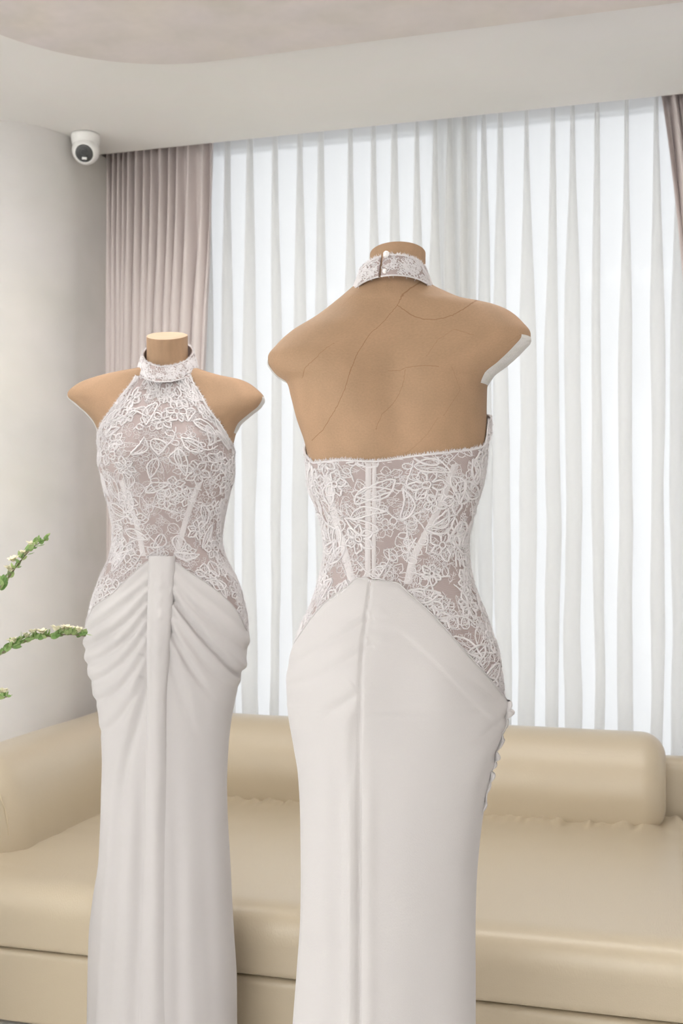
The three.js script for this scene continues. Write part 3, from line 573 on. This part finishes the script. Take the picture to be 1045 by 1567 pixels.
function topOf(fig, frontEdge, backEdge) {
  const cache = new Map();
  return (phi) => {
    phi = ((phi % (2 * Math.PI)) + 2 * Math.PI) % (2 * Math.PI);
    const key = Math.round(phi * 2000); if (cache.has(key)) return cache.get(key);
    const e = phi < Math.PI ? frontEdge : backEdge; let y = fig.Y(920);
    for (let i = 0; i < 14; i++) { const x = fig.mid(y) + (fig.half(y) + 0.0085) * Math.cos(phi); y = lerp(y, fig.Y(e(fig.px(x))), 0.6); }
    cache.set(key, y); return y;
  };
}
// --- gown on the left form, front view
{
  const C = (pts) => crop(2.986, 80, 830, pts);
  const fe = edgeFn([[125, 975], [137, 950], [147, 930], [180, 907], [214, 876], [237, 857], [257, 852], [278, 859], [298, 873], [328, 893], [358, 921], [373, 946], [385, 972]]), be = edgeFn([[125, 975], [140, 945], [180, 905], [256, 855], [330, 895], [370, 945], [385, 972]]);
  const stripL = curve([[851, 238], [950, 238], [1000, 237.5], [1064, 238], [1100, 237], [1200, 234], [1350, 231], [1567, 226], [1667, 222]]), stripR = curve([[851, 277], [900, 276.5], [950, 274], [1000, 271], [1064, 267], [1100, 267], [1200, 268], [1350, 269], [1567, 275], [1667, 279]]);
  const vert = [[172, 0.004, 7], [190, -0.003, 8], [210, 0.004, 9], [226, -0.004, 8], [283, -0.004, 9], [300, 0.003, 10], [325, -0.002, 9]];
  makeGown(figA, 'halter_gown', 'white halter gown seen from its front, with folds fanning from a centre drape panel', {
    side: 'front', laceBottom: 985, spacing: 0.0205, skirtTop: topOf(figA, fe, be), backEdge: () => 712,
    frontTop: (phi) => 1.572 + 0.003 * Math.cos(phi) ** 2, 
    collar: { x: figA.X(257), low: (phi) => 1.58 - 0.022 * Math.sin(phi) + 0.013 * Math.cos(phi) ** 2, high: (phi) => 1.63 - 0.036 * Math.sin(phi) + 0.004 * Math.cos(phi) ** 2, rx: 0.0615, rz: 0.064, zc: 0.004, gap: 0.12, gapAt: 1.5 * Math.PI },
    boning: [{ front: true, pts: crop(2.986, 80, 490, [[345, 740], [385, 850], [420, 960], [445, 1075]]) }, { front: true, pts: crop(2.986, 80, 490, [[695, 750], [655, 850], [620, 960], [590, 1075]]) }],
    soft: (px, py, phi, y) => { const k = sstep(1080, 1350, py); if (Math.sin(phi) < 0) return k * 0.005 * Math.sin(phi * 9) * sstep(0.05, 0.5, -Math.sin(phi)); let d = 0; for (const [x, h, w] of vert) d += k * h * Math.exp(-(((px - x - (py - 1450) * (x - 256) * 0.0007) / w) ** 2)); return d; },
    creases: [
      { pts: C([[470, 130], [380, 205], [290, 275], [215, 325], [160, 400]]), h: 0.0022, w: 6, end: 0.5 },
      { pts: C([[465, 195], [385, 262], [300, 325], [220, 378], [150, 430]]), h: 0.0034, w: 4.4, end: 0.4 },
      { pts: C([[472, 250], [410, 325], [325, 392], [240, 445], [150, 495]]), h: 0.0045, w: 4.4, end: 0.42 },
      { pts: C([[470, 315], [415, 395], [345, 462], [262, 512], [150, 565]]), h: 0.0048, w: 4.4, end: 0.4 },
      { pts: C([[471, 385], [430, 455], [368, 525], [290, 585], [165, 640]]), h: 0.0045, w: 4.5, end: 0.35 },
      { pts: C([[471, 470], [425, 560], [355, 640], [280, 692], [180, 735]]), h: 0.004, w: 5.2, end: 0.4 },
      { pts: C([[473, 550], [432, 660], [362, 762], [290, 830], [235, 860]]), h: 0.004, w: 5.5, end: 0.3 },
      { pts: C([[470, 640], [440, 760], [400, 900], [365, 1060], [350, 1200]]), h: 0.004, w: 6, end: 0.4, free: true },
      { pts: C([[590, 130], [660, 205], [745, 275], [830, 350], [900, 430]]), h: 0.0025, w: 6, end: 0.6 },
      { pts: C([[588, 195], [655, 275], [735, 350], [815, 430], [900, 505]]), h: 0.0035, w: 5, end: 0.6 },
      { pts: C([[583, 250], [640, 330], [702, 410], [772, 492], [845, 590], [880, 640]]), h: 0.0072, w: 4.6, end: 0.75 },
      { pts: C([[580, 320], [635, 420], [700, 510], [765, 590], [830, 660]]), h: 0.003, w: 5, end: 0.5 },
      { pts: C([[578, 390], [618, 480], [660, 560], [710, 640], [765, 725]]), h: 0.0062, w: 4.6, end: 0.2, free: true },
      { pts: C([[575, 520], [605, 640], [650, 780], [690, 900]]), h: 0.003, w: 6, end: 0.2, free: true },
    ],
    extra: ({ root, skirtPoint }) => {
      // the raised centre panel falling from the waist
      const y1 = figA.Y(850), y0 = 0.015;
      const g = sheet(36, 160, (u, v) => {
        const y = lerp(y0, y1, v), py = figA.py(y), w = u * 2 - 1, x = figA.X(lerp(stripL(py), stripR(py), u)), [phi] = phiAt(figA, figA.px(x), py, true);
        const lift = lerp(0.007, 0.0125, sstep(1300, 1040, py)), p = skirtPoint(phi, y), z = Math.max(p.z, figA.surfZ(x, y, true, 0.0085));
        const e = -0.004 + (lift + 0.004) * Math.pow(1 - Math.pow(Math.abs(w), lerp(6, 2, sstep(1020, 1260, py))), lerp(0.7, 1.5, sstep(1020, 1260, py))) + 0.0016 * Math.sin(w * 4.2 + 1) * sstep(850, 900, py) ;
        return [x, y, z + e];
      }, { flip: false, uv: (u, v) => [u * 0.06, v] });
      part('drape_panel', g, M.chiffon, root, 'plain vertical drape panel falling from the waist');
    },
  });
}
// --- gown on the right form, back view
{
  const C = (pts) => crop(2.6125, 420, 900, pts);
  const be = edgeFn([[432, 1012], [447, 985], [470, 950], [494, 920], [529, 893], [545, 881], [566, 884], [601, 887], [622, 904], [650, 929], [700, 984], [740, 1028], [765, 1058], [785, 1082]]), fe = edgeFn([[432, 1012], [500, 930], [600, 862], [700, 950], [765, 1058], [785, 1082]]);
  const seamX = curve([[712, 567.5], [880, 567], [910, 564], [950, 558], [1000, 552.5], [1040, 551], [1100, 550], [1300, 550], [1567, 549], [1960, 545]]);
  makeGown(figB, 'halter_gown', 'white open-back halter gown seen from behind, with a back seam and plain skirt panels', {
    side: 'back', laceBottom: 1105, spacing: 0.0195, skirtTop: topOf(figB, fe, be), backEdge: edgeFn([[464, 697], [470, 704], [478, 711], [519, 709.5], [565, 712], [622, 705], [688, 697], [731, 688], [737.5, 682], [740.5, 668], [743, 650], [746, 642]]),
    frontTop: (phi) => 1.572 + 0.003 * Math.cos(phi) ** 2,
    collar: { x: figB.X(601), low: (phi) => 1.622 - 0.016 * Math.sin(phi) - 0.002 * Math.cos(phi) ** 2, high: (phi) => 1.653 - 0.02 * Math.sin(phi) - 0.002 * Math.cos(phi) ** 2, rx: 0.062, rz: 0.062, zc: 0.0, gap: 0.06, gapAt: 1.5 * Math.PI + 0.36 },
    boning: [{ front: false, pts: [[690, 715], [676, 752], [660, 790], [642, 825], [628, 852], [618, 890]] }, { front: false, pts: [[500, 730], [508, 775], [520, 820], [531, 860], [538, 890]] }],
    soft: (px, py, phi, y) => {
      if (Math.sin(phi) > 0) return sstep(1100, 1400, py) * 0.005 * Math.sin(phi * 8) * sstep(0.05, 0.5, Math.sin(phi));
      const k = sstep(1060, 1250, py), sx = seamX(py);
      let d = -0.004 * Math.exp(-(((px - sx) / 2.6) ** 2)) * sstep(870, 900, py);
      d += k * (0.0055 * Math.exp(-(((px - sx + 11) / 8) ** 2)) - 0.003 * Math.exp(-(((px - sx + 30) / 12) ** 2)) + 0.003 * Math.exp(-(((px - sx - 14) / 9) ** 2)) - 0.002 * Math.exp(-(((px - 640) / 22) ** 2)) + 0.002 * Math.exp(-(((px - 500 + (py - 1300) * 0.06) / 14) ** 2)));
      d += 0.0014 * sstep(1070, 1077, py);
      if (px > sx) d += 0.0016 * sstep(52, 44, (py - be(px)) * 0.72) ;
      return d;
    },
    creases: [
      { pts: C([[355, 120], [280, 170], [190, 225], [100, 290]]), h: 0.0022, w: 5, end: 0.4 },
      { pts: C([[350, 220], [290, 260], [200, 320], [90, 370]]), h: 0.0022, w: 6, end: 0.3 },
      { pts: C([[340, 370], [300, 400], [240, 450], [190, 520]]), h: 0.0022, w: 6, end: 0.2, free: true },
      { pts: C([[338, 450], [325, 520], [315, 640], [310, 800]]), h: 0.002, w: 6, end: 0.3, free: true },
      { pts: C([[935, 480], [850, 520], [770, 560], [700, 600]]), h: 0.002, w: 6, end: 0.1, free: true },
      { pts: C([[900, 580], [850, 640], [800, 740], [770, 850]]), h: 0.002, w: 8, end: 0.1, free: true },
      { pts: C([[930, 470], [820, 400], [700, 300], [600, 230]]), h: 0.0014, w: 6, end: 0.1, free: true },
    ],
    extra: ({ root, skirtPoint, surf }) => {
      // zip seam, hook at its top
      const z = new Cords(), z2 = new Cords();
      const on = (px, py, e) => { const [phi, y] = phiAt(figB, px, py, false); return py < 886 ? surf(phi, y, e) : skirtPoint(phi, y, e); };
      z.add(Array.from({ length: 60 }, (_, i) => { const py = lerp(713, 1075, i / 59); return on(seamX(py), py, py < 886 ? 0.0006 : -0.0008); }), 0.0006, 4);
      part('back_seam', z.build(), M.thread, root, 'fine dark line of the back zip');
      for (const k of [-1, 1]) {
        const g = sheet(5, 60, (u, v) => { const py = lerp(880, 714, v), p = on(seamX(py) + k * (0.8 + (k < 0 ? 8 : 6) * u), py, 0.0008 + 0.0009 * Math.sin(Math.PI * u)); return [p.x, p.y, p.z]; }, { flip: k > 0 });
        part('zip_placket', g, M.ribbon, root, 'plain strip beside the back zip');
      }
      // gathered frill down the side where the drape is caught
      const pts = [[757, 1066], [768, 1078], [775, 1083], [772, 1094], [766, 1108], [763, 1124], [756, 1140], [752, 1160], [745, 1180], [740, 1200], [735, 1218], [731, 1236]];
      const cx = curve(pts.map(([x, y]) => [y, x]));
      const frill = sheet(10, 170, (u, v) => {
        const py = lerp(1236, 1070, v), y = figB.Y(py), big = Math.exp(-(((py - 1084) / 9) ** 2)), wob = Math.sin(py * 0.33 + 2 * Math.sin(py * 0.07)), out = (5 + 2.4 * wob + 6.5 * big) / figB.S;
        const x0 = -figB.half(y) + figB.mid(y) - 0.001, w = u * Math.PI * 2;
        return [x0 - out * (0.6 + 0.6 * Math.cos(w)) + 0.0015 * Math.sin(py * 0.21), y + 0.0015 * Math.cos(py * 0.4), -0.026 + (0.012 + 0.008 * big) * Math.sin(w) + 0.006 * Math.sin(py * 0.19)];
      }, { closed: true });
      part('side_frill', frill, M.plain, root, 'small gathered frill down the side');
      // pearl button on the collar
      const a = 1.5 * Math.PI + 0.22;
      part('button', new THREE.SphereGeometry(0.0052, 24, 16).translate(figB.X(601) + 0.06 * Math.cos(a), 1.6735, 0.062 * Math.sin(a)), M.pearl, root, 'round pearl button closing the collar');
      part('button', new THREE.SphereGeometry(0.004, 20, 14).translate(figB.X(601) + 0.067 * Math.cos(a + 0.02), 1.645, 0.0685 * Math.sin(a + 0.02)), M.pearl, root, 'round pearl button closing the collar');
    },
  });
}

// ---------------------------------------------------------------- ceiling camera
{
  const o = thing('security_camera', 'white dome security camera on the ceiling corner above the taupe curtain', 'camera');
  const d = 3.93; o.position.set((131 - W / 2) / F * d, CEIL, -d);
  const lathe = (p, n = 48) => new THREE.LatheGeometry(p.map(([x, y]) => new THREE.Vector2(x, y)), n);
  part('base', lathe([[0, 0], [0.05, 0], [0.052, -0.006], [0.0505, -0.02], [0.048, -0.034], [0.04, -0.04], [0, -0.04]]), M.whitePlastic, o);
  const eye = V3(0.002, -0.058, 0.006), dir = V3(0.03, -0.6, 0.86).normalize(), q = new THREE.Quaternion().setFromUnitVectors(V3(0, 1, 0), dir);
  const turn = (g) => g.applyQuaternion(q).translate(eye.x, eye.y, eye.z);
  part('housing', turn(lathe(Array.from({ length: 30 }, (_, i) => { const a = -Math.PI / 2 + i / 29 * (Math.PI / 2 + 0.78); return [Math.max(0.0001, 0.048 * Math.cos(a)), 0.048 * Math.sin(a)]; }).concat([[0.031, 0.033], [0.03, 0.03], [0.0001, 0.03]]))), M.whitePlastic, o);
  const face = part('face', turn(lathe([[0, 0.03], [0.03, 0.03], [0.0305, 0.034], [0.026, 0.0372], [0, 0.0385]])), M.blackGloss, o, 'round black glossy face');
  part('lens', turn(lathe([[0, 0.037], [0.0115, 0.0375], [0.0125, 0.0405], [0.009, 0.041], [0.006, 0.0395], [0, 0.0415]]).translate(0, 0, -0.006)), M.lens, face);
  part('light_strip', turn(new RoundedBoxGeometry(0.017, 0.003, 0.008, 3, 0.0014).translate(0, 0.0385, 0.0155)), std({ color: lin(0.8, 0.8, 0.78), roughness: 0.4 }), face, 'small white rectangular light');
}

// ---------------------------------------------------------------- flowering branches in a floor vase
{
  const d = 2.3, k = d / F, at = (px, py, dz = 0) => V3((px - W / 2) * k, CAMH - (py - HOR) * k, -d + dz);
  const mouth = V3(-1.0, 0.6, -d), o = thing('flowering_plant', 'leafy green branches with pale cream blossoms beside the left wall', 'plant');
  o.position.set(mouth.x, 0, mouth.z);
  part('vase', new THREE.LatheGeometry([[0, 0], [0.09, 0], [0.1, 0.01], [0.125, 0.2], [0.11, 0.42], [0.055, 0.55], [0.06, 0.6], [0.052, 0.6], [0.045, 0.55], [0.1, 0.42], [0.11, 0.2], [0.08, 0.03], [0, 0.03]].map(([x, y]) => new THREE.Vector2(x, y)), 48), M.ceramic, o);
  const leafGeo = [0.55, 0.42, 0.7].map((w) => sheet(4, 8, (u, v) => { const t = v, a = (u - 0.5) * 2 * w * 0.5 * Math.pow(Math.sin(Math.PI * Math.pow(t, 0.75)), 0.8); return [a, t, 0.16 * Math.sin(t * 2.4) - 0.5 * Math.abs(a) * 0.5 + 0.02]; }));
  const petal = sheet(6, 6, (u, v) => { const a = (u - 0.5) * Math.sin(Math.PI * (0.12 + 0.86 * v)) * 0.9; return [a, v, 0.55 * v * v - 0.35 * a * a]; });
  const bud = merge([0, 1, 2, 3, 4].map((i) => petal.clone().rotateX(0.5).rotateY(i * 1.257)).concat([0, 1, 2, 3].map((i) => petal.clone().scale(0.75, 0.85, 1).rotateX(0.15).rotateY(i * 1.57 + 0.4))));
  const branch = (pts, vis, nl, nf, lean) => {
    const b = new THREE.CatmullRomCurve3(pts.map((p) => p.clone().sub(V3(mouth.x, 0, mouth.z)))), N = 70, line = b.getPoints(N);
    const c = new Cords(); c.add(line, line.map((_, i) => lerp(0.0034, 0.0011, i / N)), 6);
    const br = part('branch', c.build(), M.bark, o);
    const put = (name, geo, mat, t, size, dir) => { const p = b.getPoint(t).add(V3(rr(-0.004, 0.004), name === 'blossom' ? rr(0.004, 0.012) : rr(-0.001, 0.005), rr(-0.004, 0.004))), m = part(name, geo, mat, br); m.position.copy(p); m.quaternion.setFromUnitVectors(V3(0, 1, 0), dir.normalize()); m.rotateY(rr(0, 6.28)); m.scale.setScalar(size); };
    for (let i = 0; i < nl; i++) { const t = lerp(vis, 1, Math.pow((i + rnd()) / nl, 0.95)), tan = b.getTangent(t), up = V3(rr(-0.9, 0.9), rr(-0.35, 1.2), rr(-0.9, 0.9)); put('leaf', leafGeo[Math.floor(rnd() * 3)], M.leaf[Math.floor(rnd() * 3)], t, rr(0.014, 0.025) * lerp(1.1, 0.72, t), up.addScaledVector(tan, 0.7)); }
    for (const t of nf) put('blossom', bud, M.petal, t, rr(0.012, 0.0165), V3(rr(-0.3, 0.4), 1.2, rr(-0.2, 0.6)));
  };
  const m = (x, y, z) => V3(mouth.x + x, y, mouth.z + z);
  branch([m(0, 0.35, 0), m(0.02, 0.62, 0), m(0.12, 0.9, 0.02), at(-60, 985, 0.02), at(-22, 932, 0.03), at(0, 906, 0.03), at(14, 890, 0.03), at(35, 862, 0.03), at(54, 838, 0.02), at(74, 825, 0.01)], 0.5, 62, [0.71, 0.76, 0.81, 0.86]);
  branch([m(0.01, 0.35, 0.02), m(0.03, 0.62, 0.02), m(0.1, 0.82, 0.05), at(-60, 1040, 0.06), at(-15, 1014, 0.06), at(10, 999, 0.06), at(35, 984, 0.06), at(60, 974, 0.05), at(85, 971, 0.04), at(110, 969, 0.03), at(134, 972, 0.02)], 0.5, 96, [0.6, 0.66, 0.7, 0.76, 0.82, 0.87, 0.895, 0.945]);
  branch([m(-0.01, 0.35, -0.02), m(0.02, 0.62, 0), m(0.1, 0.8, 0.02), at(-60, 1085, 0.04), at(-25, 1072, 0.04), at(0, 1066, 0.04), at(20, 1062, 0.04)], 0.55, 34, [0.82, 0.9, 0.97]);
}

shade(scene);
renderer.render(scene, camera);
